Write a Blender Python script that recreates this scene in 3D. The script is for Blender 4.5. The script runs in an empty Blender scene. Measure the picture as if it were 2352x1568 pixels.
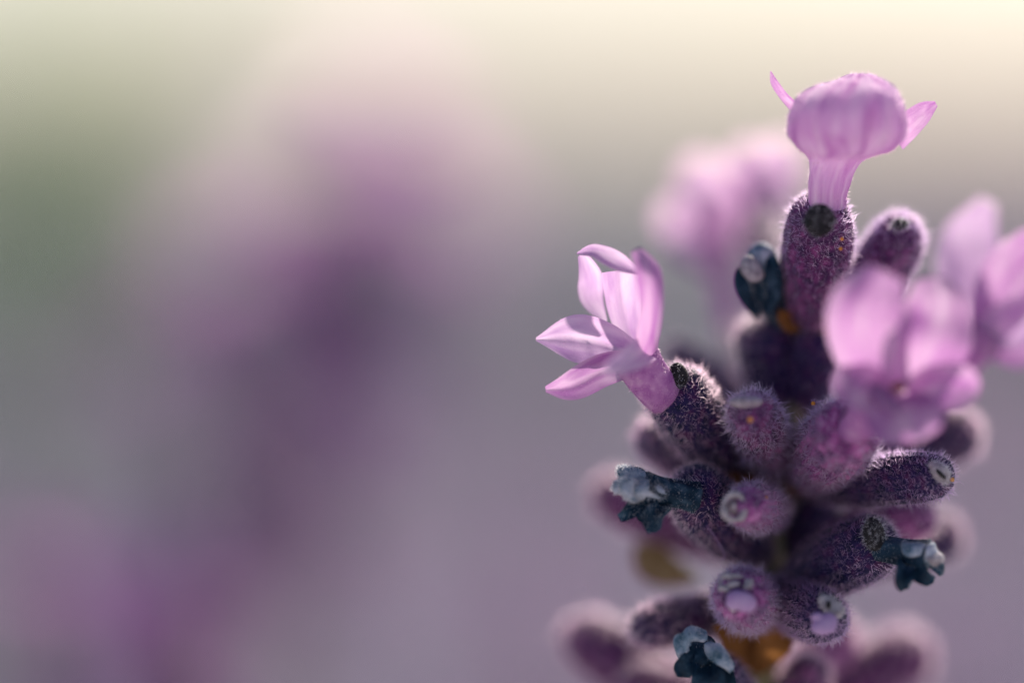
import bpy, math, random
import numpy as np
from mathutils import Vector, Matrix

# ------------------------------------------------------------------ camera, sky, sun, exposure
scene = bpy.context.scene
R = math.radians
COL = scene.collection

FOCUS = 0.150                       # metres from lens to the plane in focus
PXW, PXH = 2352.0, 1568.0           # the pixel frame in which positions were read
S = 0.036 / PXW                     # metres per pixel in the plane in focus
PITCH = 4.4                         # the camera looks down a little
CENTRE = np.array([0.0, 0.0, 0.42]) # point in the middle of the plane in focus

cp, sp_ = math.cos(R(PITCH)), math.sin(R(PITCH))
RIGHT = np.array([1.0, 0, 0])
FWD = np.array([0.0, cp, -sp_])
UP = np.array([0.0, sp_, cp])
CAM = CENTRE - FWD * FOCUS

cam_data = bpy.data.cameras.new('camera')
cam = bpy.data.objects.new('camera', cam_data)
COL.objects.link(cam)
cam.location = CAM
cam.rotation_euler = (R(90 - PITCH), 0, 0)
cam_data.sensor_width = 36.0
cam_data.lens = FOCUS * 1000.0
cam_data.clip_start = 0.01
cam_data.clip_end = 3000.0
cam_data.dof.use_dof = True
cam_data.dof.focus_distance = FOCUS
cam_data.dof.aperture_fstop = 8.5
scene.camera = cam

SUN_EL, SUN_AZ = 37.0, 20.0         # degrees; azimuth from straight ahead towards the right
world = bpy.data.worlds.new('World')
scene.world = world
world.use_nodes = True
wn = world.node_tree.nodes
wl = world.node_tree.links
bg = wn['Background']
sky = wn.new('ShaderNodeTexSky')
sky.sky_type = 'NISHITA'
sky.sun_disc = False
sky.sun_elevation = R(SUN_EL)
sky.sun_rotation = R(SUN_AZ)
sky.air_density = 0.7
sky.dust_density = 1.0
sky.ozone_density = 1.5
wl.new(sky.outputs[0], bg.inputs[0])
bg.inputs[1].default_value = 0.070

sun_data = bpy.data.lights.new('sun', 'SUN')
sun_data.energy = 4.5
sun_data.angle = R(5.0)
sun_data.color = (1.0, 0.91, 0.80)
sun = bpy.data.objects.new('sun', sun_data)
COL.objects.link(sun)
_sd = Vector((math.sin(R(SUN_AZ)) * math.cos(R(SUN_EL)), math.cos(R(SUN_AZ)) * math.cos(R(SUN_EL)), math.sin(R(SUN_EL))))
sun.rotation_euler = _sd.to_track_quat('Z', 'Y').to_euler()
sun.location = (0.3, 1.0, 1.2)

scene.view_settings.view_transform = 'Standard'
scene.view_settings.look = 'None'
scene.view_settings.exposure = 0.86
scene.view_settings.gamma = 1.0
scene.view_settings.use_curve_mapping = False
scene.render.engine = 'CYCLES'
scene.cycles.use_denoising = True
scene.cycles.max_bounces = 8
scene.cycles.diffuse_bounces = 4
scene.cycles.transmission_bounces = 6

# ------------------------------------------------------------------ helpers
def W(px, py, d=0.0):
    """pixel of the 2352 x 1568 frame and depth in mm behind the plane in focus -> world point"""
    k = (FOCUS + d * 1e-3) / FOCUS
    return CAM + FWD * (FOCUS + d * 1e-3) + RIGHT * ((px - PXW / 2) * S * k) + UP * ((PXH / 2 - py) * S * k)

def WS(px, d=0.0):
    return px * S * (FOCUS + d * 1e-3) / FOCUS

def nrm(v):
    v = np.asarray(v, float)
    return v / np.maximum(np.linalg.norm(v, axis=-1, keepdims=True), 1e-12)

def spline(P, n):
    """Catmull-Rom through the rows of P (any width), n samples"""
    P = np.asarray(P, float)
    if len(P) == 2:
        t = np.linspace(0, 1, n)[:, None]
        return P[0] * (1 - t) + P[1] * t
    Q = np.vstack([2 * P[0] - P[1], P, 2 * P[-1] - P[-2]])
    m = len(P) - 1
    s = np.linspace(0, m - 1e-9, n)
    i = s.astype(int)
    f = (s - i)[:, None]
    a, b, c, d = Q[i], Q[i + 1], Q[i + 2], Q[i + 3]
    return 0.5 * ((2 * b) + (c - a) * f + (2 * a - 5 * b + 4 * c - d) * f ** 2 + (3 * b - a - 3 * c + d) * f ** 3)

def wob(P, freq, seed):
    """smooth noise about -1..1; freq in waves per mm-ish"""
    rng = np.random.default_rng(seed)
    out = np.zeros(len(P))
    for k in range(7):
        d = nrm(rng.normal(size=3)) * freq * (0.5 + 1.2 * rng.random()) * 2 * math.pi
        out += np.sin((P * 1e3) @ d + rng.random() * 6.28)
    return out / 3.0

ORG = {}
def put(name, mesh, parent, origin):
    o = bpy.data.objects.new(name, mesh)
    COL.objects.link(o)
    po = ORG[parent] if parent is not None else np.zeros(3)
    o.parent = parent
    o.location = origin - po
    ORG[o] = np.array(origin, float)
    return o

def make_mesh(name, V, F, mats, origin, smooth=True, uv=None, attr=None):
    me = bpy.data.meshes.new(name)
    me.from_pydata((np.asarray(V) - origin).tolist(), [], [tuple(int(i) for i in f) for f in F])
    for m in (mats if isinstance(mats, (list, tuple)) else [mats]):
        me.materials.append(m)
    if smooth:
        me.polygons.foreach_set('use_smooth', np.ones(len(me.polygons), bool))
    if uv is not None:
        lay = me.uv_layers.new(name='uv')
        li = np.zeros(len(me.loops), np.int32)
        me.loops.foreach_get('vertex_index', li)
        lay.data.foreach_set('uv', np.asarray(uv)[li].astype(np.float32).ravel())
    if attr is not None:
        for k, a in attr.items():
            at = me.attributes.new(k, 'FLOAT', 'POINT')
            at.data.foreach_set('value', np.asarray(a, np.float32))
    me.update()
    return me

def tri_mesh(name, V, T, mat, origin):
    me = bpy.data.meshes.new(name)
    V = (np.asarray(V) - origin).astype(np.float32)
    T = np.asarray(T, np.int32)
    me.vertices.add(len(V))
    me.vertices.foreach_set('co', V.ravel())
    me.loops.add(T.size)
    me.loops.foreach_set('vertex_index', T.ravel())
    me.polygons.add(len(T))
    me.polygons.foreach_set('loop_start', np.arange(0, T.size, 3, dtype=np.int32))
    me.materials.append(mat)
    me.update(calc_edges=True)
    return me

def loft(C, ra, rb, n=28, hint=None, mod=None, plane=None):
    """closed tube; returns V, F, UV, outward-oriented faces with pole caps"""
    C = np.asarray(C, float)
    M = len(C)
    T = nrm(np.gradient(C, axis=0))
    if plane is not None:
        T = np.tile(nrm(plane), (M, 1))
    h = -FWD if hint is None else np.asarray(hint, float)
    A = nrm(np.cross(T, h))
    B = np.cross(A, T)                         # leans towards the hint
    th = np.linspace(0, 2 * math.pi, n, endpoint=False)
    t = np.linspace(0, 1, M)
    m = np.ones((M, n)) if mod is None else mod(t[:, None], th[None, :])
    ra = np.asarray(ra, float)[:, None] * m
    rb = np.asarray(rb, float)[:, None] * m
    V = C[:, None, :] + A[:, None, :] * (ra * np.cos(th))[..., None] + B[:, None, :] * (rb * np.sin(th))[..., None]
    V = V.reshape(-1, 3)
    F = []
    for i in range(M - 1):
        for j in range(n):
            k = (j + 1) % n
            F.append((i * n + j, i * n + k, (i + 1) * n + k, (i + 1) * n + j))
    c0, c1 = len(V), len(V) + 1
    V = np.vstack([V, C[0], C[-1]])
    for j in range(n):
        k = (j + 1) % n
        F.append((c0, k, j))
        F.append((c1, (M - 1) * n + j, (M - 1) * n + k))
    UV = np.zeros((len(V), 2))
    UV[:M * n, 0] = np.tile(th / (2 * math.pi), M)
    UV[:M * n, 1] = np.repeat(t, n)
    UV[c1, 1] = 1
    # outward orientation
    f = np.array(F[:n * (M - 1)])
    fn = np.cross(V[f[:, 1]] - V[f[:, 0]], V[f[:, 2]] - V[f[:, 0]])
    ci = np.repeat(C[:-1], n, axis=0)
    if np.sum(np.einsum('ij,ij->i', fn, V[f[:, 0]] - ci)) < 0:
        F = [tuple(reversed(x)) for x in F]
    return V, F, UV

def relax_noise(V, amp, freq, seed):
    return V + np.stack([wob(V, freq, seed), wob(V, freq, seed + 1), wob(V, freq, seed + 2)], 1) * amp

def hair(V, F, n, length, width, axis, lean, seed, jitter=0.45, where=None, two=False, curl=0.5):
    """thin tapering ribbons rooted on the surface; length and width in mm"""
    rng = np.random.default_rng(seed)
    T = []
    for f in F:
        T.append(f[:3])
        if len(f) == 4:
            T.append((f[0], f[2], f[3]))
    T = np.array(T)
    a, b, c = V[T[:, 0]], V[T[:, 1]], V[T[:, 2]]
    N = np.cross(b - a, c - a)
    ar = np.linalg.norm(N, axis=1)
    if where is not None:
        ar = ar * where((a + b + c) / 3, nrm(N))
    idx = rng.choice(len(T), n, p=ar / ar.sum())
    u, v = rng.random(n), rng.random(n)
    fl = u + v > 1
    u[fl], v[fl] = 1 - u[fl], 1 - v[fl]
    P0 = a[idx] + (b - a)[idx] * u[:, None] + (c - a)[idx] * v[:, None]
    nn = nrm(N[idx])
    if two:
        nn = nn * np.where(rng.random(n) < .5, -1, 1)[:, None]
    ax = nrm(axis)
    L = length * 1e-3 * (0.45 + 0.75 * rng.random(n))[:, None]
    d = nrm(nn + lean * ax + jitter * rng.normal(size=(n, 3)))
    d2 = nrm(d + curl * rng.normal(size=(n, 3)) + 0.25 * ax)
    side = nrm(np.cross(d, rng.normal(size=(n, 3))))
    w = width * 1e-3 * 0.5 * (0.7 + 0.6 * rng.random(n))[:, None]
    P0 = P0 - nn * 1.5e-5
    P1 = P0 + d * L * 0.55
    P2 = P1 + d2 * L * 0.5
    HV = np.stack([P0 - side * w, P0 + side * w, P1 - side * w * .75, P1 + side * w * .75, P2], 1).reshape(-1, 3)
    k = np.arange(n)[:, None] * 5
    HT = np.concatenate([k + [0, 1, 3], k + [0, 3, 2], k + [2, 3, 4]], 0)
    return HV, HT

# ------------------------------------------------------------------ materials (all procedural)
def new_mat(name):
    m = bpy.data.materials.new(name)
    m.use_nodes = True
    m.node_tree.nodes.clear()
    return m, m.node_tree.nodes, m.node_tree.links

def ramp(n, stops):
    r = n.new('ShaderNodeValToRGB')
    e = r.color_ramp.elements
    while len(e) < len(stops):
        e.new(0.5)
    for k, (p, c) in enumerate(stops):
        e[k].position = p
        e[k].color = (c[0], c[1], c[2], 1)
    return r

def leafy(name, stops, scale, trans, rough=0.6, tint=None, coord='Object', stretch=(1, 1, 1), bump=0.0, bscale=None,
          detail=4.0, sheen=0.0, distortion=0.0):
    """diffuse/glossy sheet that also lets light through"""
    m, n, l = new_mat(name)
    tc = n.new('ShaderNodeTexCoord')
    mp = n.new('ShaderNodeMapping')
    mp.inputs['Scale'].default_value = stretch
    l.new(tc.outputs[coord], mp.inputs['Vector'])
    nz = n.new('ShaderNodeTexNoise')
    nz.inputs['Scale'].default_value = scale
    nz.inputs['Detail'].default_value = detail
    nz.inputs['Distortion'].default_value = distortion
    l.new(mp.outputs[0], nz.inputs['Vector'])
    rp = ramp(n, stops)
    l.new(nz.outputs['Fac'], rp.inputs[0])
    p = n.new('ShaderNodeBsdfPrincipled')
    p.inputs['Roughness'].default_value = rough
    p.inputs['Specular IOR Level'].default_value = 0.12
    p.inputs['Sheen Weight'].default_value = sheen
    l.new(rp.outputs[0], p.inputs['Base Color'])
    out = n.new('ShaderNodeOutputMaterial')
    if bump:
        nb = n.new('ShaderNodeTexNoise')
        nb.inputs['Scale'].default_value = bscale or scale * 4
        nb.inputs['Detail'].default_value = 3
        l.new(tc.outputs['Object'], nb.inputs['Vector'])
        b = n.new('ShaderNodeBump')
        b.inputs['Strength'].default_value = bump
        b.inputs['Distance'].default_value = 5e-5
        l.new(nb.outputs['Fac'], b.inputs['Height'])
        l.new(b.outputs[0], p.inputs['Normal'])
    if trans > 0:
        t = n.new('ShaderNodeBsdfTranslucent')
        if tint is not None:
            mx = n.new('ShaderNodeMix')
            mx.data_type = 'RGBA'
            mx.blend_type = 'MULTIPLY'
            mx.inputs[0].default_value = 1.0
            l.new(rp.outputs[0], mx.inputs[6])
            mx.inputs[7].default_value = (*tint, 1)
            l.new(mx.outputs[2], t.inputs['Color'])
        else:
            l.new(rp.outputs[0], t.inputs['Color'])
        ms = n.new('ShaderNodeMixShader')
        ms.inputs[0].default_value = trans
        l.new(p.outputs[0], ms.inputs[1])
        l.new(t.outputs[0], ms.inputs[2])
        l.new(ms.outputs[0], out.inputs[0])
    else:
        l.new(p.outputs[0], out.inputs[0])
    return m

M = {}
M['calyx'] = leafy('calyx_skin', [(0.30, (0.004, 0.006, 0.030)), (0.50, (0.020, 0.011, 0.066)), (0.64, (0.060, 0.014, 0.070)), (0.82, (0.13, 0.036, 0.10))],
                   2600, 0.0, 0.62, bump=0.7, bscale=7000, sheen=0.15)
M['calyx_wine'] = leafy('calyx_skin_wine', [(0.28, (0.045, 0.014, 0.075)), (0.48, (0.19, 0.045, 0.17)), (0.64, (0.37, 0.10, 0.30)), (0.82, (0.56, 0.26, 0.49))],
                        2400, 0.0, 0.62, bump=0.7, bscale=7000, sheen=0.15)
M['calyx_mid'] = leafy('calyx_skin_mid', [(0.28, (0.022, 0.011, 0.048)), (0.48, (0.085, 0.020, 0.090)), (0.64, (0.20, 0.045, 0.16)), (0.82, (0.38, 0.13, 0.32))],
                       2600, 0.0, 0.62, bump=0.7, bscale=7000, sheen=0.15)
M['petal'] = leafy('petal_lilac', [(0.25, (0.36, 0.12, 0.39)), (0.42, (0.48, 0.23, 0.48)), (0.60, (0.58, 0.35, 0.56)), (0.8, (0.70, 0.51, 0.67))],
                   2.2, 0.50, 0.8, coord='UV', stretch=(2.6, .8, 1), bump=0.35, bscale=9000, detail=3, distortion=.6)
M['petal_pale'] = leafy('petal_pale_lilac', [(0.25, (0.45, 0.24, 0.51)), (0.5, (0.64, 0.43, 0.65)), (0.75, (0.80, 0.63, 0.77))],
                        2.0, 0.50, 0.8, coord='UV', stretch=(2.6, .8, 1), bump=0.4, bscale=9000, detail=4)
M['petal_far'] = leafy('petal_rose_lilac', [(0.25, (0.58, 0.31, 0.56)), (0.5, (0.70, 0.45, 0.66)), (0.75, (0.80, 0.60, 0.76))],
                       2.0, 0.55, 0.8, coord='UV', stretch=(2.6, .8, 1), detail=3)
M['tube'] = leafy('corolla_tube', [(0.25, (0.38, 0.13, 0.40)), (0.5, (0.52, 0.25, 0.52)), (0.75, (0.68, 0.44, 0.65))],
                  2600, 0.45, 0.55, bump=0.5, bscale=9000)
M['head'] = leafy('corolla_hood', [(0.26, (0.50, 0.17, 0.50)), (0.40, (0.66, 0.37, 0.66)), (0.56, (0.78, 0.56, 0.77)), (0.76, (0.90, 0.76, 0.87))],
                  1.7, 0.50, 0.9, coord='UV', stretch=(9, 1.6, 1), bump=0.3, bscale=8000, detail=2.0, distortion=.6)
M['fuzz'] = leafy('fuzz_lilac', [(0.3, (0.56, 0.38, 0.68)), (0.7, (0.88, 0.72, 0.86))], 900, 0.95, 0.5)
M['fuzz_pink'] = leafy('fuzz_pink', [(0.3, (0.84, 0.56, 0.76)), (0.7, (0.96, 0.80, 0.86))], 900, 0.95, 0.5)
M['fuzz_silver'] = leafy('fuzz_silver', [(0.3, (0.52, 0.38, 0.62)), (0.7, (0.84, 0.72, 0.86))], 900, 0.75, 0.5)
M['fuzz_grey'] = leafy('fuzz_grey', [(0.3, (0.62, 0.62, 0.68)), (0.7, (0.88, 0.86, 0.88))], 900, 0.55, 0.5)
M['lid'] = leafy('calyx_lid', [(0.3, (0.010, 0.010, 0.014)), (0.7, (0.040, 0.036, 0.036))], 3000, 0.0, 0.7, bump=.6)
M['rim'] = leafy('pale_rim', [(0.3, (0.26, 0.22, 0.26)), (0.7, (0.58, 0.52, 0.55))], 4000, 0.2, 0.7, bump=.6)
M['knob'] = leafy('petal_bud', [(0.3, (0.42, 0.24, 0.50)), (0.7, (0.58, 0.40, 0.64))], 1500, 0.25, 0.35, bump=.4)
M['mouth'] = leafy('mouth_grey', [(0.3, (0.16, 0.11, 0.14)), (0.7, (0.34, 0.27, 0.29))], 4000, 0.0, 0.7, bump=.6)
M['wither'] = leafy('withered_petal', [(0.34, (0.004, 0.013, 0.028)), (0.52, (0.013, 0.036, 0.064)), (0.68, (0.06, 0.10, 0.15)), (0.82, (0.28, 0.32, 0.42))],
                    1500, 0.12, 0.5, bump=.8, bscale=6000)
M['wither_pale'] = leafy('withered_wool', [(0.32, (0.02, 0.07, 0.11)), (0.46, (0.18, 0.25, 0.34)), (0.66, (0.56, 0.57, 0.66))],
                         1500, 0.12, 0.6, bump=.8, bscale=6000)
M['bract'] = leafy('bract_brown', [(0.3, (0.14, 0.055, 0.018)), (0.7, (0.30, 0.13, 0.04))], 900, 0.4, 0.8)
M['bract_olive'] = leafy('bract_olive', [(0.3, (0.20, 0.13, 0.06)), (0.7, (0.38, 0.27, 0.15))], 900, 0.5, 0.8)
M['stem'] = leafy('stem_green', [(0.3, (0.16, 0.14, 0.07)), (0.7, (0.36, 0.32, 0.20))], 700, 0.0, 0.7, bump=.4)
M['gland'] = leafy('amber_gland', [(0.3, (0.75, 0.30, 0.03)), (0.7, (0.9, 0.45, 0.06))], 900, 0.3, 0.25)

# ------------------------------------------------------------------ the sharp lavender spike
def thing(name, loc, label, cat, group=None):
    e = bpy.data.objects.new(name, None)
    e.empty_display_size = 0.01
    COL.objects.link(e)
    e.location = loc
    ORG[e] = np.array(loc, float)
    e['label'] = label
    e['category'] = cat
    if group:
        e['group'] = group
    return e

STEM = [(1725, 1760, 6), (1738, 1568, 5.6), (1762, 1270, 5.4), (1812, 1030, 5.2), (1868, 750, 4.4), (1876, 700, 4.2)]
stem_top = [W(*p) for p in STEM]
dirn = nrm(stem_top[0] - stem_top[2])
foot = stem_top[0] + (dirn * 0.6 + np.array([0, 0, -0.4])) * 0.1
ground_pt = np.array([foot[0] - 0.03, foot[1] + 0.01, 0.0])
spike = thing('lavender_spike', ground_pt, 'sharply focused lavender spike with furry purple buds and open lilac flowers', 'lavender')

sC = spline(np.array([ground_pt, ground_pt * .4 + foot * .6 + [0.004, 0, 0], foot] + stem_top), 60)
sr = np.full(60, 0.0007)
sr[-8:] = np.linspace(0.0007, 0.0004, 8)
V, F, UV = loft(sC, sr, sr, 12, mod=lambda t, a: 1 + 0.10 * np.cos(4 * a))
put('stem', make_mesh('stem', V, F, M['stem'], ground_pt, uv=UV), spike, ground_pt)
_hw = lambda p, n: (p[:, 2] > 0.36) * 1.0
HV, HT = hair(V, F, 1500, .22, .014, UP, 0.3, 5, where=_hw)
st_f = put('stem_fuzz', tri_mesh('stem_fuzz', HV, HT, M['fuzz'], ground_pt), spike, ground_pt)
st_f['kind'] = 'stuff'

CNT = [100]
def seed():
    CNT[0] += 7
    return CNT[0]

PROF_T = [0, .06, .18, .38, .6, .8, .9, .955, .985, 1.0]
PROF_R = [.34, .50, .74, .94, 1.0, .96, .85, .66, .42, .16]
PROF_O = [.34, .50, .74, .94, 1.0, .99, .94, .85, .70, .46]
def calyx(base, tip, width, mat='calyx', hairs=2200, hl=.30, hw=.016, fz='fuzz', bend=None, fat=1.0, lean=.35, jit=.45, label=None, mouth=False):
    b, t = W(*base), W(*tip)
    r = WS(width / 2, tip[2])
    mid = (b + t) / 2 + (W(*bend) - W(0, 0, 0) if bend else 0)
    n = 30
    C = spline(np.array([b, mid, t]), n)
    rr = np.interp(np.linspace(0, 1, n), PROF_T, PROF_O if mouth else PROF_R) * r
    ax = nrm(t - b)
    hint = UP if abs(ax @ FWD) > 0.5 else -FWD
    s = seed()
    V, F, UV = loft(C, rr, rr * fat, 40, hint=hint, mod=lambda q, a: 1 + (0.075 * np.cos(13 * a + 0.5 * np.sin(3 * q + s))) * np.clip((1 - q) * 4, 0, 1) * np.clip(q * 5, 0, 1))
    V = relax_noise(V, r * 0.028, 0.55, s)
    V = relax_noise(V, r * 0.010, 2.0, s + 5)
    o = put('calyx', make_mesh('calyx', V, F, M[mat], b, uv=UV), spike, b)
    if label:
        o['label'] = label
    if hairs:
        HV, HT = hair(V, F, int(hairs * (.75 if fz == 'fuzz_silver' else 1.4)), hl * .8, hw * .95, ax, lean, s + 9, jitter=jit)
        LV, LT = hair(V, F, int(hairs * (.34 if fz == 'fuzz_silver' else .45)), hl * 1.35, hw * 1.35, ax, lean * .6, s + 10, jitter=jit * 1.2, curl=.8)
        HT = np.vstack([HT, LT + len(HV)])
        HV = np.vstack([HV, LV])
        f = put('fuzz', tri_mesh('fuzz', HV, HT, M[fz], b), o, b)
        f['kind'] = 'stuff'
    o['_axis'] = ax.tolist()
    return o

def ell(name, parent, c, rad, mat, axis=None, hint=None, noise=.06, n=20, fuzz=None, freq=.8):
    """lumpy ellipsoid; c = pixel+depth, rad = (along axis, across, depth) in px"""
    p = W(*c)
    ax = UP if axis is None else nrm(axis)
    h = (-FWD if abs(ax @ FWD) < .8 else UP) if hint is None else hint
    k = WS(1, c[2])
    m = 14
    q = np.linspace(0.06, math.pi - 0.06, m)
    C = p[None, :] - np.cos(q)[:, None] * ax[None, :] * rad[0] * k
    V, F, UV = loft(C, np.sin(q) * rad[1] * k, np.sin(q) * rad[2] * k, n, hint=h)
    V = relax_noise(V, noise * min(rad) * k, freq, seed())
    o = put(name, make_mesh(name, V, F, M[mat], p, uv=UV), parent, p)
    if fuzz:
        cnt, hl, hw, fm = fuzz
        HV, HT = hair(V, F, cnt, hl, hw, ax, .1, seed(), jitter=.8, curl=1.0)
        d = dict(V=HV, T=HT, m=fm)
        return o, d
    return o

def add_fuzz(name, parent, V, F, cnt, hl, hw, mat, axis, lean=.3, jit=.5, curl=.6, where=None, two=False):
    HV, HT = hair(V, F, cnt, hl, hw, axis, lean, seed(), jitter=jit, curl=curl, where=where, two=two)
    f = put(name, tri_mesh(name, HV, HT, M[mat], ORG[parent]), parent, ORG[parent])
    f['kind'] = 'stuff'
    return f

def lid(parent, c, rad, mat='lid', axis=None, hairs=160, hl=.24, hw=.015, fz='fuzz_grey', noise=.08):
    o, d = ell('calyx_lid', parent, c, rad, mat, axis, noise=noise, fuzz=(hairs, hl, hw, fz))
    # the woolly hair of the lid goes into the fuzz of the calyx level (no fourth level)
    f = put('lid_fuzz', tri_mesh('lid_fuzz', d['V'], d['T'], M[d['m']], ORG[parent]), parent, ORG[parent])
    f['kind'] = 'stuff'
    return o

def ring(parent, c, rx, ry, thick, mat='rim', tilt=0.0, face=None, hairs=200, lump=.1, fz='fuzz_grey'):
    """pale rolled rim round the mouth of a calyx, facing 'face'"""
    p = W(*c)
    k = WS(1, c[2])
    fc = -FWD if face is None else nrm(face)
    X = nrm(RIGHT * math.cos(tilt) + UP * math.sin(tilt))
    X = nrm(X - fc * (X @ fc))
    Y = np.cross(fc, X)
    nu, nv = 36, 10
    V, F = [], []
    for i in range(nu):
        a = 2 * math.pi * i / nu
        cen = X * math.cos(a) * rx * k + Y * math.sin(a) * ry * k
        out = nrm(cen)
        tw = thick * k * (1 + lump * 2 * math.sin(3 * a + c[0]) + lump * math.sin(7 * a + c[1]))
        for j in range(nv):
            b = 2 * math.pi * j / nv
            V.append(p + cen + out * math.cos(b) * tw + fc * math.sin(b) * tw)
    for i in range(nu):
        for j in range(nv):
            F.append((i * nv + j, i * nv + (j + 1) % nv, ((i + 1) % nu) * nv + (j + 1) % nv, ((i + 1) % nu) * nv + j))
    V = relax_noise(np.array(V), thick * k * lump, 1.6, seed())
    o = put('mouth_rim', make_mesh('mouth_rim', V, F, M[mat], p), parent, p)
    if hairs:
        HV, HT = hair(V, F, hairs, .18, .013, fc, .4, seed(), jitter=.8, curl=.9)
        f = put('rim_fuzz', tri_mesh('rim_fuzz', HV, HT, M[fz], ORG[parent]), parent, ORG[parent])
        f['kind'] = 'stuff'
    return o

def petal_geo(pts, widths, roll=0.0, cup=0.25, crease=0.0, ruffle=0.09, nu=22, nv=13, nhint=None, curl=0.0):
    P = np.array([W(*p) for p in pts])
    w = np.array([WS(wd, p[2]) for wd, p in zip(widths, pts)])
    D = spline(np.hstack([P, w[:, None]]), nu)
    C, w = D[:, :3], np.maximum(D[:, 3], 1e-6) * 0.5
    # rounded end
    u = np.linspace(0, 1, nu)
    T = nrm(np.gradient(C, axis=0))
    h = -FWD if nhint is None else nrm(nhint)
    A = nrm(np.cross(T, h))
    N = np.cross(A, T)
    if roll:
        cr, sr_ = math.cos(roll), math.sin(roll)
        A, N = A * cr + N * sr_, N * cr - A * sr_
    v = np.linspace(-1, 1, nv)
    V = (C[:, None, :] + A[:, None, :] * (w[:, None] * v[None, :])[..., None]
         + N[:, None, :] * (w[:, None] * (cup * v[None, :] ** 2 - cup * .4 - crease * np.exp(-(v[None, :] / .18) ** 2)
                            + curl * u[:, None] ** 2 * 1.0))[..., None])
    V = V.reshape(-1, 3)
    s = seed()
    rf = (wob(V, 0.45, s) * ruffle + wob(V, 1.3, s + 3) * ruffle * .35)
    edge = np.tile(0.35 + 0.65 * np.abs(v), nu)
    V = V + np.repeat(N, nv, axis=0) * (rf * edge * np.repeat(w, nv))[:, None]
    F = []
    for i in range(nu - 1):
        for j in range(nv - 1):
            F.append((i * nv + j, i * nv + j + 1, (i + 1) * nv + j + 1, (i + 1) * nv + j))
    UV = np.stack([np.tile((v + 1) / 2, nu) * 0.6 + (s % 17) * .37, np.repeat(u, nv) + (s % 11) * .5], 1)
    return V, F, UV, C

def petal(parent, pts, widths, mat='petal', fz=0, **kw):
    V, F, UV, C = petal_geo(pts, widths, **kw)
    o = put('petal', make_mesh('petal', V, F, M[mat], C[0], uv=UV), parent, C[0])
    if fz:
        f = add_fuzz('petal_fuzz', parent, V, F, fz, .10, .010, 'fuzz_pink', UP, lean=.2, jit=.6, two=True)
    return o

def corolla(pts, widths, mat='tube', hairs=500, name='flower', label=None, n=24, hl=.16, depth=1.0, mod=None, fz='fuzz_pink'):
    P = np.array([W(*p) for p in pts])
    w = np.array([WS(x, p[2]) for x, p in zip(widths, pts)])
    D = spline(np.hstack([P, w[:, None]]), n)
    C, w = D[:, :3], D[:, 3] * .5
    ax = nrm(C[-1] - C[0])
    hint = UP if abs(ax @ FWD) > .6 else -FWD
    V, F, UV = loft(C, w, w * depth, 30, hint=hint, mod=mod)
    V = relax_noise(V, w.mean() * .03, .6, seed())
    o = put(name, make_mesh(name, V, F, M[mat], C[0], uv=UV), spike, C[0])
    if label:
        o['label'] = label
    if hairs:
        add_fuzz('tube_fuzz', o, V, F, hairs, hl, .012, fz, ax, lean=.1, jit=.5)
    return o

def bract(pts, widths, mat='bract', **kw):
    V, F, UV, C = petal_geo(pts, widths, **kw)
    return put('bract', make_mesh('bract', V, F, M[mat], C[0], uv=UV), spike, C[0])

def gland(parent, c, r=6):
    return ell('oil_gland', parent, c, (r, r, r), 'gland', noise=.05, n=10)

# ---- whorl at the top -------------------------------------------------------------------
A = calyx((1866, 760, 4.0), (1884, 470, .1), 158, 'calyx_mid', hairs=3400, hl=.30, mouth=True, label='wine purple calyx carrying the topmost flower')
lid(A, (1882, 506, -1.35), (38, 37, 20), hairs=200, hl=.28, hw=.016)
gland(A, (1934, 549, -.7), 4); gland(A, (1931, 571, -.8), 4)
rows = [(520, 1856, 1944, .6), (480, 1853, 1943, .4), (440, 1854, 1948, .2), (408, 1855, 1958, .1), (388, 1856, 1967, 0), (372, 1855, 1982, -.1),
        (360, 1848, 2012, -.3), (348, 1836, 2046, -.7), (330, 1822, 2066, -1.1), (305, 1810, 2077, -1.5), (262, 1814, 2077, -1.8),
        (232, 1830, 2068, -1.7), (210, 1852, 2060, -1.4), (194, 1884, 2046, -1.0), (180, 1926, 2024, -.6), (169, 1948, 1998, -.3)]
hp = np.array([np.append(W((a + b) / 2, y, d), WS((b - a) / 2, d)) for y, a, b, d in rows])
hD = spline(hp, 72)
def hood_mod(t, a):
    up = np.clip((t - .32) * 3.0, 0, 1)
    g = lambda c, w: np.exp(-((a - math.pi * c) / w) ** 2)
    top = np.clip((t - .5) * 4.0, 0, 1)
    return (1 - .30 * g(.54, .20) * top - .20 * g(.76, .13) * up * np.clip((.95 - t) * 4, 0, 1) - .30 * g(.36, .10) * up * np.clip((.74 - t) * 5, 0, 1)
            - .22 * g(.24, .10) * up * np.clip((.74 - t) * 5, 0, 1) + .10 * g(.30, .07) * up * np.clip((.74 - t) * 5, 0, 1)
            + .045 * np.sin(7 * a + 4 * t) * up + .012 * np.sin(19 * a + 3 * t))
V, F, UV = loft(hD[:, :3], hD[:, 3], hD[:, 3] * np.interp(np.linspace(0, 1, 72), [0, .4, .6, 1], [1, 1, .9, .8]), 96, mod=hood_mod, plane=UP)
V = relax_noise(V, 7e-5, .30, 77)
V = relax_noise(V, 2.4e-5, 1.0, 79)
fa = put('flower', make_mesh('flower', V, F, M['head'], hD[0, :3], uv=UV), spike, hD[0, :3])
fa['label'] = 'topmost open lilac flower with a puffed hood'
add_fuzz('hood_fuzz', fa, V, F, 4600, .17, .011, 'fuzz_pink', UP, lean=-.1)
petal(fa, [(1826, 246, .4), (1800, 220, .2), (1779, 190, 0), (1770, 164, 0)], [26, 22, 19, 3], fz=120, roll=.5, cup=.3)
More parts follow.
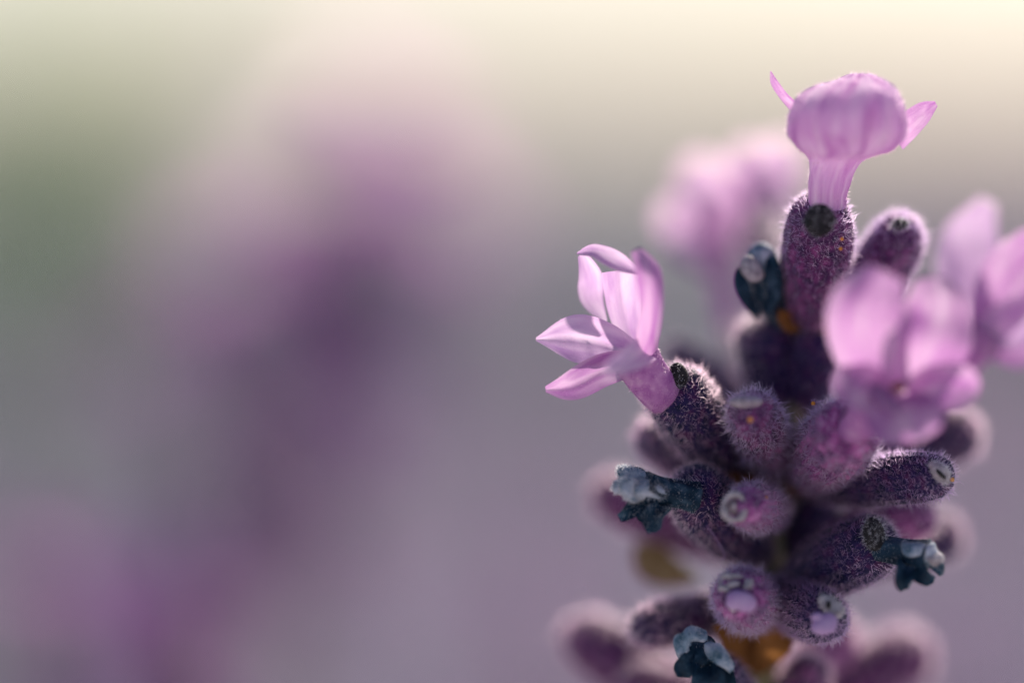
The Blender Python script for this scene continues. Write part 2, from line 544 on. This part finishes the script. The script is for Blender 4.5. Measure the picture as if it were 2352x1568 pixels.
petal(fa, [(2050, 318, .5), (2088, 285, .1), (2122, 256, 0), (2150, 238, 0)], [70, 62, 48, 14], fz=260, roll=-.2, cup=.25, crease=.1)

B = calyx((1885, 770, 4.8), (2092, 500, 2.4), 132, 'calyx_mid', hairs=4500, hl=.34, bend=(10, 12, 0))
lid(B, (2068, 516, 1.5), (13, 18, 10), hairs=160)
Cc = calyx((1850, 770, 4.8), (1742, 588, 2.4), 100, 'wither', hairs=700, hl=.22, fz='fuzz_grey', bend=(-14, 6, 0), label='withered teal bud with a pale curled tip')
ell('curled_tip', Cc, (1726, 618, 1.6), (34, 26, 24), 'rim', axis=UP * .9 - RIGHT * .4, noise=.12)
ell('curled_tip', Cc, (1748, 592, 2.2), (30, 34, 26), 'wither_pale', axis=UP * .9 + RIGHT * .2, noise=.12)
petal(Cc, [(1760, 720, 2.8), (1780, 660, 1.8), (1775, 610, 1.6), (1765, 580, 2)], [20, 36, 34, 8], mat='wither', roll=.4)
petal(Cc, [(1740, 730, 2.8), (1706, 670, 1.8), (1700, 630, 1.8), (1712, 605, 2)], [20, 34, 30, 8], mat='wither', roll=-.4)

# ---- whorl behind, below the top -------------------------------------------------------
E1 = calyx((1822, 990, 6), (1752, 724, 4.6), 160, 'calyx', hairs=1300, hl=.40, fz='fuzz_pink')
E2 = calyx((1832, 990, 5.5), (1890, 742, 3.6), 120, 'calyx', hairs=1600, hl=.3)
E3 = calyx((1830, 985, 6.2), (1842, 790, 4.2), 110, 'calyx', hairs=1000, hl=.3)
AB = calyx((1800, 1010, 7), (1534, 792, 9), 84, 'calyx', hairs=1800, hl=.42, fz='fuzz_pink')
bract([(1850, 745, 3.6), (1820, 740, 3.0), (1800, 728, 2.6), (1790, 712, 2.4)], [10, 50, 40, 6], cup=.5)
bract([(1890, 775, 3.4), (1905, 750, 2.8), (1912, 735, 2.4), (1916, 716, 2.3)], [10, 48, 40, 6], cup=.5)

# tall pale flower far behind on the left
D0 = calyx((1815, 1000, 8), (1690, 770, 15), 90, 'calyx', hairs=1200, hl=.4, fz='fuzz_pink')
fd = corolla([(1694, 790, 15), (1672, 700, 15.5), (1656, 610, 16), (1650, 560, 16)], [52, 50, 56, 74], hairs=500, label='pale blurred flower behind the withered bud')
petal(fd, [(1650, 570, 16), (1600, 540, 16), (1555, 510, 16.5), (1525, 530, 17)], [60, 120, 110, 30], 'petal_far')
petal(fd, [(1655, 560, 16), (1635, 480, 16.5), (1610, 410, 17), (1585, 365, 17)], [60, 120, 120, 50], 'petal_far')
petal(fd, [(1655, 570, 16), (1680, 500, 16), (1690, 440, 16), (1680, 380, 16)], [50, 90, 90, 40], 'petal_far')
petal(fd, [(1650, 580, 16), (1620, 585, 15), (1580, 575, 14.5), (1545, 560, 14.5)], [50, 70, 60, 20], 'petal_far')
D2 = calyx((1850, 780, 7), (1736, 478, 14.5), 96, 'calyx', hairs=1400, hl=.42, fz='fuzz_pink')
fd2 = corolla([(1740, 500, 14.6), (1742, 460, 15), (1748, 430, 15.4)], [50, 54, 70], hairs=200, label='pale blurred flower behind the topmost calyx')
petal(fd2, [(1740, 450, 15.5), (1725, 400, 16), (1720, 360, 16), (1730, 325, 16)], [50, 80, 80, 30], 'petal_far')
petal(fd2, [(1755, 450, 15.5), (1780, 400, 16), (1785, 350, 16), (1775, 320, 16)], [50, 90, 90, 40], 'petal_far')
petal(fd2, [(1760, 460, 15.5), (1795, 450, 15.5), (1820, 440, 16), (1835, 430, 16)], [40, 60, 60, 20], 'petal_far')

# ---- left flower ----------------------------------------------------------------------
G = calyx((1720, 1085, 4.8), (1536, 880, .7), 158, 'calyx', hairs=3200, hl=.34, fz='fuzz_pink', bend=(-6, 8, 0), mouth=True, label='dark purple calyx carrying the flower with spread petals')
lid(G, (1556, 864, .3), (30, 26, 22), hairs=160)
fg = corolla([(1552, 930, 1.4), (1520, 902, .5), (1488, 864, .1), (1462, 826, -.1)], [84, 96, 102, 112], hairs=1400, hl=.12, depth=.8,
             label='open lilac flower with spread pointed petals')
petal(fg, [(1462, 832, .5), (1448, 770, .9), (1434, 700, .7), (1428, 622, .1)], [60, 62, 82, 92], 'petal_pale', cup=.12, crease=.16, ruffle=.03, fz=200)
petal(fg, [(1325, 582, .1), (1362, 577, -.6), (1412, 600, -.8), (1470, 628, -.4)], [4, 36, 50, 12], 'petal_pale', roll=.5, cup=.5, fz=320)
petal(fg, [(1338, 584, .2), (1356, 636, .9), (1360, 686, 1.1), (1390, 740, .8)], [24, 56, 54, 12], 'petal_pale', cup=.25)
petal(fg, [(1488, 812, -.6), (1502, 720, -1.9), (1496, 630, -2.4), (1464, 574, -2.1)], [66, 62, 74, 34], 'petal', roll=-.5, cup=-.55)
petal(fg, [(1452, 812, .3), (1384, 788, .2), (1312, 776, -.1), (1231, 779, -.2)], [60, 100, 106, 8], 'petal_pale', cup=.28, crease=.2, fz=300)
petal(fg, [(1460, 830, .2), (1384, 850, -.1), (1312, 886, -.4), (1253, 894, -.3)], [60, 76, 68, 14], 'petal', cup=.3, crease=.18, fz=260)
petal(fg, [(1486, 800, -.6), (1455, 820, -2.3), (1408, 844, -3.6), (1390, 856, -3.8)], [64, 62, 42, 14], 'petal_pale', cup=.3)
H1 = calyx((1720, 1095, 6), (1472, 985, 4.2), 120, 'calyx', hairs=2000, hl=.45, fz='fuzz_pink', bend=(0, 14, 0))

# ---- the buds that point at the lens --------------------------------------------------
I1 = calyx((1795, 1092, 5), (1716, 926, -1.1), 124, 'calyx_mid', fz='fuzz_silver', hairs=4600, hl=.40, hw=.016, label='upright furry bud with a whitish lid')
lid(I1, (1713, 922, -1.1), (16, 40, 30), 'rim', hairs=420, hl=.25, fz='fuzz')
gland(I1, (1723, 963, -1.95), 6)
J1 = calyx((1790, 1175, 5), (1708, 1160, -1.7), 112, 'calyx_wine', fz='fuzz_silver', hairs=4200, hl=.34, hw=.016, label='round furry bud with a pale ring mouth')
ring(J1, (1687, 1164, -1.62), 25, 30, 7, hairs=420, lump=.12)
ell('mouth_floor', J1, (1688, 1164, -1.45), (19, 22, 9), 'mouth', axis=UP, noise=.1)
ell('style_tip', J1, (1686, 1161, -1.62), (7, 5, 6), 'rim', n=10)
gland(J1, (1759, 1143, -1.0), 5)
K1 = calyx((1845, 1100, 5), (1958, 978, -1.6), 166, 'calyx_wine', fz='fuzz_silver', hairs=5200, hl=.40, hw=.016, mouth=True, label='fat wine furry calyx under the big front flower')
fo = corolla([(1945, 1000, -1.1), (1972, 975, -2.0), (2012, 938, -3.0), (2052, 900, -3.6)], [60, 78, 108, 140], hairs=500, label='big blurred lilac flower leaning towards the camera')
petal(fo, [(2052, 905, -3.5), (2005, 800, -4.7), (1998, 705, -5.2), (2036, 624, -5.2)], [110, 186, 192, 90], 'petal', cup=-.36, crease=.08, roll=.10)
petal(fo, [(2085, 905, -3.4), (2126, 810, -4.3), (2152, 720, -4.5), (2140, 638, -4.3)], [110, 190, 178, 80], 'petal', cup=-.36, crease=.08, roll=-.10)
petal(fo, [(2040, 905, -3.5), (1985, 890, -4.4), (1945, 868, -4.3), (1922, 850, -4.1)], [70, 112, 96, 30], 'petal', cup=.3)
petal(fo, [(2080, 900, -3.6), (2150, 890, -4.2), (2210, 888, -4.4), (2250, 896, -4.2)], [70, 106, 104, 28], 'petal', cup=.3, crease=.1)
petal(fo, [(2062, 905, -3.6), (2075, 950, -4.6), (2082, 990, -4.8), (2086, 1018, -4.7)], [110, 176, 160, 60], 'petal', cup=.3)
ell('anther', fo, (2064, 890, -4.2), (12, 16, 8), 'bract')
L1 = calyx((1835, 1125, 5), (2188, 1090, -.2), 116, 'calyx', hairs=4200, hl=.30, hw=.016, bend=(10, -14, -1.0), label='dark furry bud with a grey woolly mouth')
lid(L1, (2160, 1086, -.55), (15, 30, 16), 'rim', axis=nrm(UP * .55 + RIGHT * .8), hairs=420, hl=.22, noise=.28)
ell('mouth_slit', L1, (2163, 1088, -.86), (16, 5, 6), 'lid', axis=UP - RIGHT * .9, noise=.3)
gland(L1, (2187, 1066 + 35, -.5), 5)
M1 = calyx((1850, 1100, 7), (2252, 978, 6.2), 140, 'calyx', hairs=2400, hl=.40, fz='fuzz_pink')

# right-hand flower behind
Zc = calyx((1850, 1040, 7), (2160, 892, 6), 130, 'calyx', hairs=900, hl=.35)
fz_ = corolla([(2140, 905, 6), (2190, 850, 5.8), (2235, 800, 5.5), (2262, 760, 5.4)], [80, 80, 90, 110], hairs=200, label='pale blurred flower at the right with one tall upright petal')
petal(fz_, [(2258, 775, 5.4), (2222, 660, 6), (2226, 560, 6.6), (2270, 460, 6.8)], [80, 140, 138, 40], 'petal_pale', cup=.3)
petal(fz_, [(2262, 770, 5.2), (2306, 680, 5.0), (2352, 600, 5.0), (2390, 535, 5)], [80, 150, 140, 60], 'petal', cup=.3, crease=.15)
petal(fz_, [(2258, 775, 5.0), (2310, 750, 4.8), (2362, 728, 4.8), (2410, 712, 5)], [60, 110, 110, 50], 'petal_pale', cup=.3)
petal(fz_, [(2255, 785, 5.0), (2300, 800, 5.2), (2345, 806, 5.6), (2390, 800, 6)], [50, 70, 80, 40], 'petal', cup=.3)

# ---- withered flowers -----------------------------------------------------------------
def crumple(parent, pts, widths, mat, amp=.25, fz=0, fl=.14, **kw):
    kw.setdefault('ruffle', amp)
    V, F, UV, C = petal_geo(pts, widths, **kw)
    V = relax_noise(V, WS(6), .9, seed())
    o = put('petal', make_mesh('petal', V, F, M[mat], C[0], uv=UV), parent, C[0])
    if fz:
        add_fuzz('petal_fuzz', parent, V, F, fz, fl, .012, 'fuzz_grey', UP, lean=.4, jit=.5, two=True)
    return o

S1 = calyx((1760, 1275, 5), (1580, 1108, .6), 150, 'calyx', hairs=3000, hl=.32, fz='fuzz_pink', bend=(-8, 12, 0), mouth=True, label='dark calyx holding a withered teal flower')
fs = corolla([(1600, 1142, .2), (1560, 1134, 0), (1520, 1128, -.2), (1478, 1120, -.4)], [70, 62, 66, 78], 'wither', hairs=700, hl=.16, name='withered_flower',
             label='shrivelled teal flower with grey wool', fz='fuzz_grey', mod=lambda t, a: 1 + .07 * np.cos(6 * a + 4 * t))
for c_, r_, a_, n_ in (((1492, 1128, -.7), (40, 22, 20), -RIGHT * .95 + UP * .1, 1500), ((1450, 1122, -.8), (30, 24, 20), -RIGHT * .6 + UP * .6, 1300),
                       ((1426, 1118, -.6), (20, 20, 16), UP, 700), ((1452, 1092, -.2), (32, 18, 16), -RIGHT * .8 + UP * .5, 1000)):
    o, d = ell('woolly_lobe', fs, c_, r_, 'wither_pale', axis=a_, noise=.42, freq=1.0, fuzz=(n_, .18, .016, 'fuzz_grey'))
    f = put('lobe_fuzz', tri_mesh('lobe_fuzz', d['V'], d['T'], M['fuzz_grey'], ORG[fs]), fs, ORG[fs]); f['kind'] = 'stuff'
crumple(fs, [(1500, 1100, .2), (1470, 1088, .2), (1440, 1100, 0), (1410, 1126, -.1)], [30, 40, 40, 16], 'wither', roll=.4, fz=160)
crumple(fs, [(1518, 1150, -.2), (1484, 1158, -.6), (1452, 1168, -.7), (1424, 1186, -.6)], [36, 44, 42, 22], 'wither', fz=220, cup=.5)
crumple(fs, [(1522, 1150, -.2), (1508, 1176, -.8), (1498, 1200, -.9), (1494, 1222, -.8)], [30, 44, 50, 22], 'wither', fz=220, cup=.6)
crumple(fs, [(1530, 1140, .4), (1505, 1160, .6), (1490, 1175, .6), (1470, 1190, .5)], [40, 60, 50, 20], 'wither')

N1 = calyx((1800, 1350, 5), (2034, 1236, .4), 152, 'calyx', hairs=3400, hl=.32, bend=(0, -10, -.6), mouth=True, label='dark calyx holding a withered grey-blue flower')
lid(N1, (2008, 1226, -.4), (26, 38, 22), hairs=420, hl=.24, axis=nrm(RIGHT + UP * .2))
fn = corolla([(2016, 1258, 0), (2050, 1264, -.3), (2090, 1272, -.6), (2130, 1280, -.8)], [56, 58, 66, 84], 'wither', hairs=600, hl=.12, name='withered_flower',
             label='shrivelled grey-blue flower with a pale swollen tip', fz='fuzz_grey', mod=lambda t, a: 1 + .06 * np.cos(6 * a))
for c_, r_, m_, n_ in (((2116, 1268, -.9), (44, 26, 24), 'wither_pale', 700), ((2142, 1284, -1.0), (26, 20, 20), 'rim', 300)):
    o, d = ell('woolly_lobe', fn, c_, r_, m_, axis=RIGHT * .95 - UP * .3, noise=.32, freq=1.0, fuzz=(n_, .12, .014, 'fuzz_grey'))
    f = put('lobe_fuzz', tri_mesh('lobe_fuzz', d['V'], d['T'], M['fuzz_grey'], ORG[fn]), fn, ORG[fn]); f['kind'] = 'stuff'
crumple(fn, [(2085, 1292, -.8), (2078, 1316, -1.4), (2078, 1336, -1.5), (2082, 1352, -1.4)], [30, 48, 52, 24], 'wither', cup=.5)
crumple(fn, [(2090, 1298, -.9), (2112, 1316, -1.3), (2130, 1324, -1.3), (2150, 1326, -1.1)], [40, 50, 40, 14], 'wither', cup=.4)
crumple(fn, [(2146, 1296, -.9), (2156, 1306, -1.0), (2162, 1314, -1.0), (2166, 1322, -.9)], [26, 28, 22, 10], 'wither', fz=80)

P1 = calyx((1810, 1260, 6), (2148, 1176, 4.0), 118, 'calyx_wine', hairs=1800, hl=.44, fz='fuzz_pink')
P2 = calyx((1810, 1290, 8), (2214, 1222, 8), 128, 'calyx', hairs=1600, hl=.40, fz='fuzz_pink')
V1 = calyx((1730, 1280, 8), (1362, 1118, 9), 124, 'calyx_mid', hairs=2000, hl=.40, fz='fuzz_pink')
O1 = calyx((1800, 1300, 6), (1896, 1140, 4.5), 96, 'calyx', hairs=800, hl=.3)

# ---- lower whorl ----------------------------------------------------------------------
Q1 = calyx((1752, 1395, 5), (1692, 1366, -1.5), 142, 'calyx_wine', fz='fuzz_silver', hairs=5200, hl=.38, hw=.016, label='round furry bud with a pale ring and a lilac petal knob')
ring(Q1, (1686, 1338, -1.45), 34, 18, 6, hairs=520, lump=.35, face=nrm(-FWD + UP * .35))
ell('curled_tip', Q1, (1684, 1340, -1.5), (9, 16, 8), 'rim', noise=.2)
ell('mouth_floor', Q1, (1698, 1374, -1.45), (32, 40, 14), 'calyx_mid', noise=.2)
ell('petal_bud', Q1, (1684, 1386, -1.7), (15, 18, 14), 'knob', noise=.3)
ell('petal_bud', Q1, (1704, 1376, -1.75), (22, 36, 16), 'knob', axis=UP * .9 + RIGHT * .3, noise=.22)
ell('calyx_tooth', Q1, (1683, 1396, -1.5), (10, 8, 8), 'rim', noise=.2)
R1 = calyx((1765, 1362, 5), (1912, 1424, -.9), 130, 'calyx', hairs=5000, hl=.34, hw=.016, label='dark furry bud with a crusty lid and a lilac petal knob')
lid(R1, (1908, 1393, -1.1), (17, 32, 15), 'rim', axis=nrm(UP * .7 + RIGHT * .7), hairs=420, hl=.2, noise=.4)
ell('mouth_slit', R1, (1902, 1388, -1.35), (9, 6, 5), 'lid', noise=.3)
ell('mouth_slit', R1, (1918, 1402, -1.28), (7, 5, 5), 'lid', noise=.3)
ell('petal_bud', R1, (1878, 1420, -1.6), (16, 18, 14), 'knob', noise=.3)
ell('petal_bud', R1, (1895, 1432, -1.65), (26, 31, 16), 'knob', axis=UP * .8 - RIGHT * .3, noise=.22)
T1 = calyx((1735, 1400, 5.5), (1452, 1446, 2.6), 104, 'calyx', hairs=2200, hl=.42, fz='fuzz_pink', bend=(10, -8, 0))
X1 = calyx((1735, 1700, 7), (1300, 1436, 9.5), 150, 'calyx_mid', hairs=2200, hl=.40, fz='fuzz_pink')
X2 = calyx((1735, 1690, 8), (1420, 1560, 7), 140, 'calyx_mid', hairs=1200, hl=.40, fz='fuzz_pink')
Y1 = calyx((1745, 1700, 8), (2130, 1470, 10.5), 160, 'calyx_mid', hairs=2200, hl=.40, fz='fuzz_pink')
Y2 = calyx((1745, 1700, 7), (1880, 1520, 4.5), 110, 'calyx_mid', hairs=1300, hl=.42, fz='fuzz_pink')
Y3 = calyx((1740, 1620, 7), (1960, 1440, 9), 120, 'calyx_wine', hairs=1300, hl=.40, fz='fuzz_pink')
U1 = calyx((1730, 1640, 5), (1625, 1520, 1.2), 110, 'calyx', hairs=900, hl=.3)
fu = corolla([(1636, 1545, .8), (1622, 1525, .4), (1612, 1508, .1), (1604, 1492, -.2)], [60, 64, 72, 86], 'wither', hairs=200, name='withered_flower', fz='fuzz_grey',
             label='shrivelled dark teal flower with frosted curled lobes')
crumple(fu, [(1575, 1512, -.2), (1566, 1482, -.6), (1585, 1460, -.7), (1616, 1462, -.5)], [26, 44, 40, 26], 'wither_pale', fz=300, cup=-.6)
crumple(fu, [(1612, 1478, -.4), (1632, 1492, -.9), (1658, 1510, -1.0), (1682, 1532, -.8)], [30, 44, 40, 26], 'wither_pale', fz=420, cup=-.6)
crumple(fu, [(1600, 1500, -.2), (1584, 1520, -.6), (1572, 1540, -.6), (1570, 1556, -.4)], [40, 50, 46, 26], 'wither', cup=.4)
crumple(fu, [(1620, 1505, -.2), (1626, 1540, -.7), (1630, 1575, -.8), (1632, 1606, -.6)], [46, 70, 70, 40], 'wither', cup=.4)
crumple(fu, [(1640, 1515, 0), (1662, 1545, -.4), (1672, 1572, -.4), (1676, 1600, -.2)], [30, 44, 44, 26], 'wither', cup=.4)

# ---- bracts ---------------------------------------------------------------------------
bract([(1736, 1545, 4.8), (1712, 1490, 3.4), (1680, 1455, 2.6), (1640, 1436, 2.2)], [14, 70, 76, 10], cup=.4)
bract([(1740, 1550, 4.8), (1766, 1494, 3.2), (1796, 1462, 2.8), (1832, 1446, 2.6)], [14, 66, 70, 10], cup=.4)
bract([(1770, 1110, 4.6), (1720, 1090, 3.4), (1680, 1084, 3.0), (1636, 1078, 2.8)], [14, 60, 54, 8], cup=.4)
bract([(1800, 1130, 4.6), (1840, 1112, 3.4), (1870, 1104, 3.0), (1900, 1096, 2.8)], [14, 54, 50, 8], cup=.4)
bract([(1600, 1330, 7.5), (1530, 1310, 7.6), (1490, 1280, 7.6), (1462, 1250, 7.6)], [20, 80, 84, 20], cup=.4, mat='bract_olive')

# ---- loose thread and pollen crumb ----------------------------------------------------
th = spline(np.array([W(1622, 1206, -.9), W(1640, 1228, -1.0), W(1654, 1252, -1.1), W(1662, 1268, -1.1), W(1664, 1282, -1.0), W(1656, 1284, -.8)]), 26)
V, F, UV = loft(th, np.full(26, 1.0e-5), np.full(26, 1.0e-5), 6)
put('loose_thread', make_mesh('loose_thread', V, F, M['fuzz'], th[0], uv=UV), spike, th[0])
pc = gland(K1, (1868, 926, .1), 5)
for a, b in (((1866, 927), (1896, 919)), ((1868, 926), (1862, 917)), ((1868, 925), (1872, 915))):
    q = spline(np.array([W(*a, .1), W((a[0] + b[0]) / 2, (a[1] + b[1]) / 2 - 1.5, .1), W(*b, .1)]), 8)
    V, F, UV = loft(q, np.full(8, 1.0e-5), np.full(8, 1.0e-5), 6)
    put('fine_hair', make_mesh('fine_hair', V, F, M['fuzz'], q[0]), K1, q[0])

# ------------------------------------------------------------------ lavender spikes out of focus behind
def local_calyx(length, rad, n=12, m=10):
    t = np.linspace(0, 1, m)
    C = np.zeros((m, 3)); C[:, 2] = t * length
    rr = np.interp(t, PROF_T, PROF_R) * rad
    return loft(C, rr, rr, n, hint=np.array([0, -1.0, 0]), mod=lambda q, a: 1 + .05 * np.cos(6 * a))

bgM = {}
V, F, UV = local_calyx(.0062, .00125)
M['calyx_far'] = leafy('far_calyx_skin', [(0.3, (0.15, 0.09, 0.17)), (0.6, (0.30, 0.19, 0.31)), (0.8, (0.50, 0.36, 0.48))], 1500, 0.0, 0.7)
bgM['calyx'] = make_mesh('far_calyx', V, F, M['calyx_far'], np.zeros(3), uv=UV)
HV, HT = hair(V, F, 500, .45, .03, [0, 0, 1], .35, 901)
bgM['fuzz'] = tri_mesh('far_fuzz', HV, HT, M['fuzz_pink'], np.zeros(3))
C = np.zeros((6, 3)); C[:, 2] = np.linspace(0, .005, 6)
V, F, UV = loft(C, np.linspace(.0006, .0011, 6), np.linspace(.0006, .0011, 6), 12, hint=np.array([0, -1.0, 0]))
bgM['flower'] = make_mesh('far_flower', V, F, M['tube'], np.zeros(3), uv=UV)
uu, vv = np.meshgrid(np.linspace(0, 1, 7), np.linspace(-1, 1, 5), indexing='ij')
pw = np.interp(uu, [0, .4, .8, 1], [.0007, .0014, .0013, .0004])
V = np.stack([vv * pw, uu * .0035 + .0002, .0047 + .0022 * np.sin(uu * 1.8) + .0004 * vv ** 2], -1).reshape(-1, 3)
F = [(i * 5 + j, i * 5 + j + 1, (i + 1) * 5 + j + 1, (i + 1) * 5 + j) for i in range(6) for j in range(4)]
bgM['petal'] = make_mesh('far_petal', V, F, M['petal'], np.zeros(3), uv=np.stack([(vv + 1) * .3, uu], -1).reshape(-1, 2))

def child(name, mesh, parent, mat4, kind=None):
    o = bpy.data.objects.new(name, mesh)
    COL.objects.link(o)
    o.parent = parent
    o.matrix_local = mat4
    if kind:
        o['kind'] = kind
    return o

FARLAB = {}
def far_spike(top, lean, label, seed_, flowers=7, whorls=6, length=.042, dens=8, group='blurred lavender spikes behind'):
    """spike whose tip is at world point top; lean = direction from foot to tip"""
    rng = random.Random(seed_)
    ln = Vector(lean).normalized()
    top = Vector(top)
    # the stem runs down to the ground along the lean and then bends upright
    neck = top - ln * length
    foot = Vector((neck.x - ln.x * .12, neck.y - ln.y * .12, 0.0))
    e = thing('lavender_spike', np.array(foot), label, 'lavender', group)
    pts = np.array([list(foot), list((foot * .45 + neck * .55) + Vector((ln.x * .01, 0, 0))), list(neck), list(top - ln * .002)])
    sc = spline(pts, 40)
    V, F, UV = loft(sc, np.full(40, .0009), np.full(40, .0009), 8)
    child('stem', make_mesh('far_stem', V, F, M['stem'], np.array(foot), uv=UV), e, Matrix())
    q = ln.to_track_quat('Z', 'Y').to_matrix().to_4x4()
    fl = 0
    for w in range(whorls):
        f = w / (whorls - 1)
        base = top - ln * (length * (1 - f) + .003)
        k = dens if w < whorls - 1 else 4
        for i in range(k):
            az = 2 * math.pi * (i + .5 * (w % 2)) / k + rng.uniform(-.2, .2)
            tilt = (R(58) * (1 - f) + R(18) * f) + rng.uniform(-.2, .2)
            mt = (Matrix.Translation(base - foot) @ q @ Matrix.Rotation(az, 4, 'Z') @ Matrix.Rotation(tilt, 4, 'X')
                  @ Matrix.Translation((0, 0, .0005)) @ Matrix.Scale(rng.uniform(.85, 1.1), 4))
            c = child('calyx', bgM['calyx'], e, mt)
            child('fuzz', bgM['fuzz'], c, Matrix(), 'stuff')
            if rng.random() < flowers / (whorls * dens):
                fl += 1
                fo_ = child('flower', bgM['flower'], e, mt @ Matrix.Translation((0, 0, .0055)))
                for p in range(5):
                    child('petal', bgM['petal'], fo_, Matrix.Rotation(2 * math.pi * p / 5, 4, 'Z'))
    return e

far_spike(W(830, 590, 95), (.30, .05, .9), 'blurred purple lavender spike leaning across the pale backdrop', 3, flowers=9, whorls=5, length=.018, dens=12)
far_spike(W(600, 1000, 130), (.16, .05, 1), 'blurred dark lavender spike beside the leaning blurred spike', 14, flowers=0, whorls=3, length=.012, dens=11)
far_spike(W(320, 1740, 70), (.10, 0, 1), 'blurred pinkish lavender tip at the foot of the dark blurred spike', 4, flowers=34, whorls=5, length=.036)
far_spike(W(2170, 420, 260), (-.05, .1, 1), 'faint blurred lavender spike beyond the topmost flower', 5, flowers=10, whorls=7, length=.055)
far_spike(W(-40, 1100, 150), (.05, .1, 1), 'blurred bluish lavender spike at the dim edge of the backdrop', 6, flowers=0, whorls=7, length=.055)
far_spike(W(1150, 640, 330), (.02, .1, 1), 'faint mauve lavender spike between the leaning spike and the left flower', 8, flowers=10, whorls=7, length=.06)
far_spike(W(1390, 900, 420), (-.1, .1, 1), 'very faint lavender spike behind the left flower', 9, flowers=8, whorls=7, length=.06)
far_spike(W(2290, 900, 300), (.1, .1, 1), 'faint lavender spike behind the dark furry bud', 10, flowers=6, whorls=7, length=.06)

# ------------------------------------------------------------------ green sprig far behind
def sprig(base, n, label, sd):
    e = thing('green_sprig', (base[0], base[1], 0), label, 'plant')
    rng = random.Random(sd)
    top = Vector(base)
    foot = Vector((base[0], base[1], 0))
    pts = np.array([list(foot), list(foot * .5 + top * .5 + Vector((.003, 0, 0))), list(top)])
    sc = spline(pts, 20)
    V, F, UV = loft(sc, np.full(20, .0012), np.full(20, .0012), 8)
    child('stem', make_mesh('sprig_stem', V, F, M['sage'], np.array(foot), uv=UV), e, Matrix())
    u, v = np.meshgrid(np.linspace(0, 1, 8), np.linspace(-1, 1, 4), indexing='ij')
    pw = np.interp(u, [0, .3, .7, 1], [.001, .0035, .003, .0003])
    V = np.stack([v * pw, u * .034, .008 * np.sin(u * 2.6) + .001 * v ** 2], -1).reshape(-1, 3)
    F = [(i * 4 + j, i * 4 + j + 1, (i + 1) * 4 + j + 1, (i + 1) * 4 + j) for i in range(7) for j in range(3)]
    me = make_mesh('leaf', V, F, M['sage'], np.zeros(3), uv=np.stack([(v + 1) * .5, u], -1).reshape(-1, 2))
    for i in range(n):
        f = i / n
        p = foot.lerp(top, .93 + .07 * f) - foot
        child('leaf', me, e, Matrix.Translation(p) @ Matrix.Rotation(i * 2.4, 4, 'Z') @ Matrix.Rotation(rng.uniform(.3, 1.0), 4, 'X') @ Matrix.Scale(rng.uniform(.7, 1.1), 4))
    return e

M['sage'] = leafy('sage_leaf', [(0.3, (0.09, 0.17, 0.05)), (0.7, (0.20, 0.30, 0.11))], 200, 0.45, 0.5)
sprig(W(150, 250, 230), 8, 'blurred green leafy sprig in the pale upper backdrop', 1)
sprig(W(20, 280, 300), 7, 'blurred green leafy sprig at the edge of the backdrop', 2)

# ------------------------------------------------------------------ field and ground
M['field'] = leafy('field_mass', [(0.3, (0.18, 0.20, 0.18)), (0.50, (0.30, 0.30, 0.33)), (0.72, (0.40, 0.37, 0.47))], 1.6, 0.35, 0.7)
M['ground'] = leafy('meadow', [(0.35, (0.34, 0.34, 0.31)), (0.5, (0.43, 0.41, 0.41)), (0.65, (0.52, 0.48, 0.49))], 0.25, 0.0, 0.9)
n = 64
gv = [(0, 0, 0)] + [(1500 * math.cos(2 * math.pi * i / n), 1500 * math.sin(2 * math.pi * i / n), 0) for i in range(n)]
gf = [(0, i + 1, (i + 1) % n + 1) for i in range(n)]
g = put('ground', make_mesh('ground', np.array(gv, float), gf, M['ground'], np.zeros(3), smooth=False), None, np.zeros(3))
g['kind'] = 'structure'
g['label'] = 'dry pale meadow ground under the lavender'

rng = np.random.default_rng(42)
nb = 42000
y = 0.55 + 9.0 * rng.random(nb) ** 1.6
x = (rng.random(nb) - .5) * (0.6 + y * 0.75)
hgt = 0.26 + 0.08 * rng.random(nb) + 0.02 * np.sin(x * 5 + y * 3)
ang = rng.random(nb) * math.pi
wd = (0.003 + 0.004 * rng.random(nb))
P = np.stack([x, y, np.zeros(nb)], 1)
sd_ = np.stack([np.cos(ang), np.sin(ang), np.zeros(nb)], 1) * wd[:, None]
tl = np.stack([rng.normal(size=nb) * .04, rng.normal(size=nb) * .04, hgt], 1)
HV = np.stack([P - sd_ * .4, P + sd_ * .4, P + tl * .82 - sd_, P + tl * .82 + sd_, P + tl], 1).reshape(-1, 3)
k = np.arange(nb)[:, None] * 5
HT = np.concatenate([k + [0, 1, 3], k + [0, 3, 2], k + [2, 3, 4]], 0)
fld = put('lavender_field', tri_mesh('lavender_field', HV, HT, M['field'], np.zeros(3)), None, np.zeros(3))
fld['kind'] = 'stuff'
fld['label'] = 'soft mauve mass of lavender far out of focus'
fld['category'] = 'lavender field'

for o in scene.objects:
    if '_axis' in o.keys():
        del o['_axis']
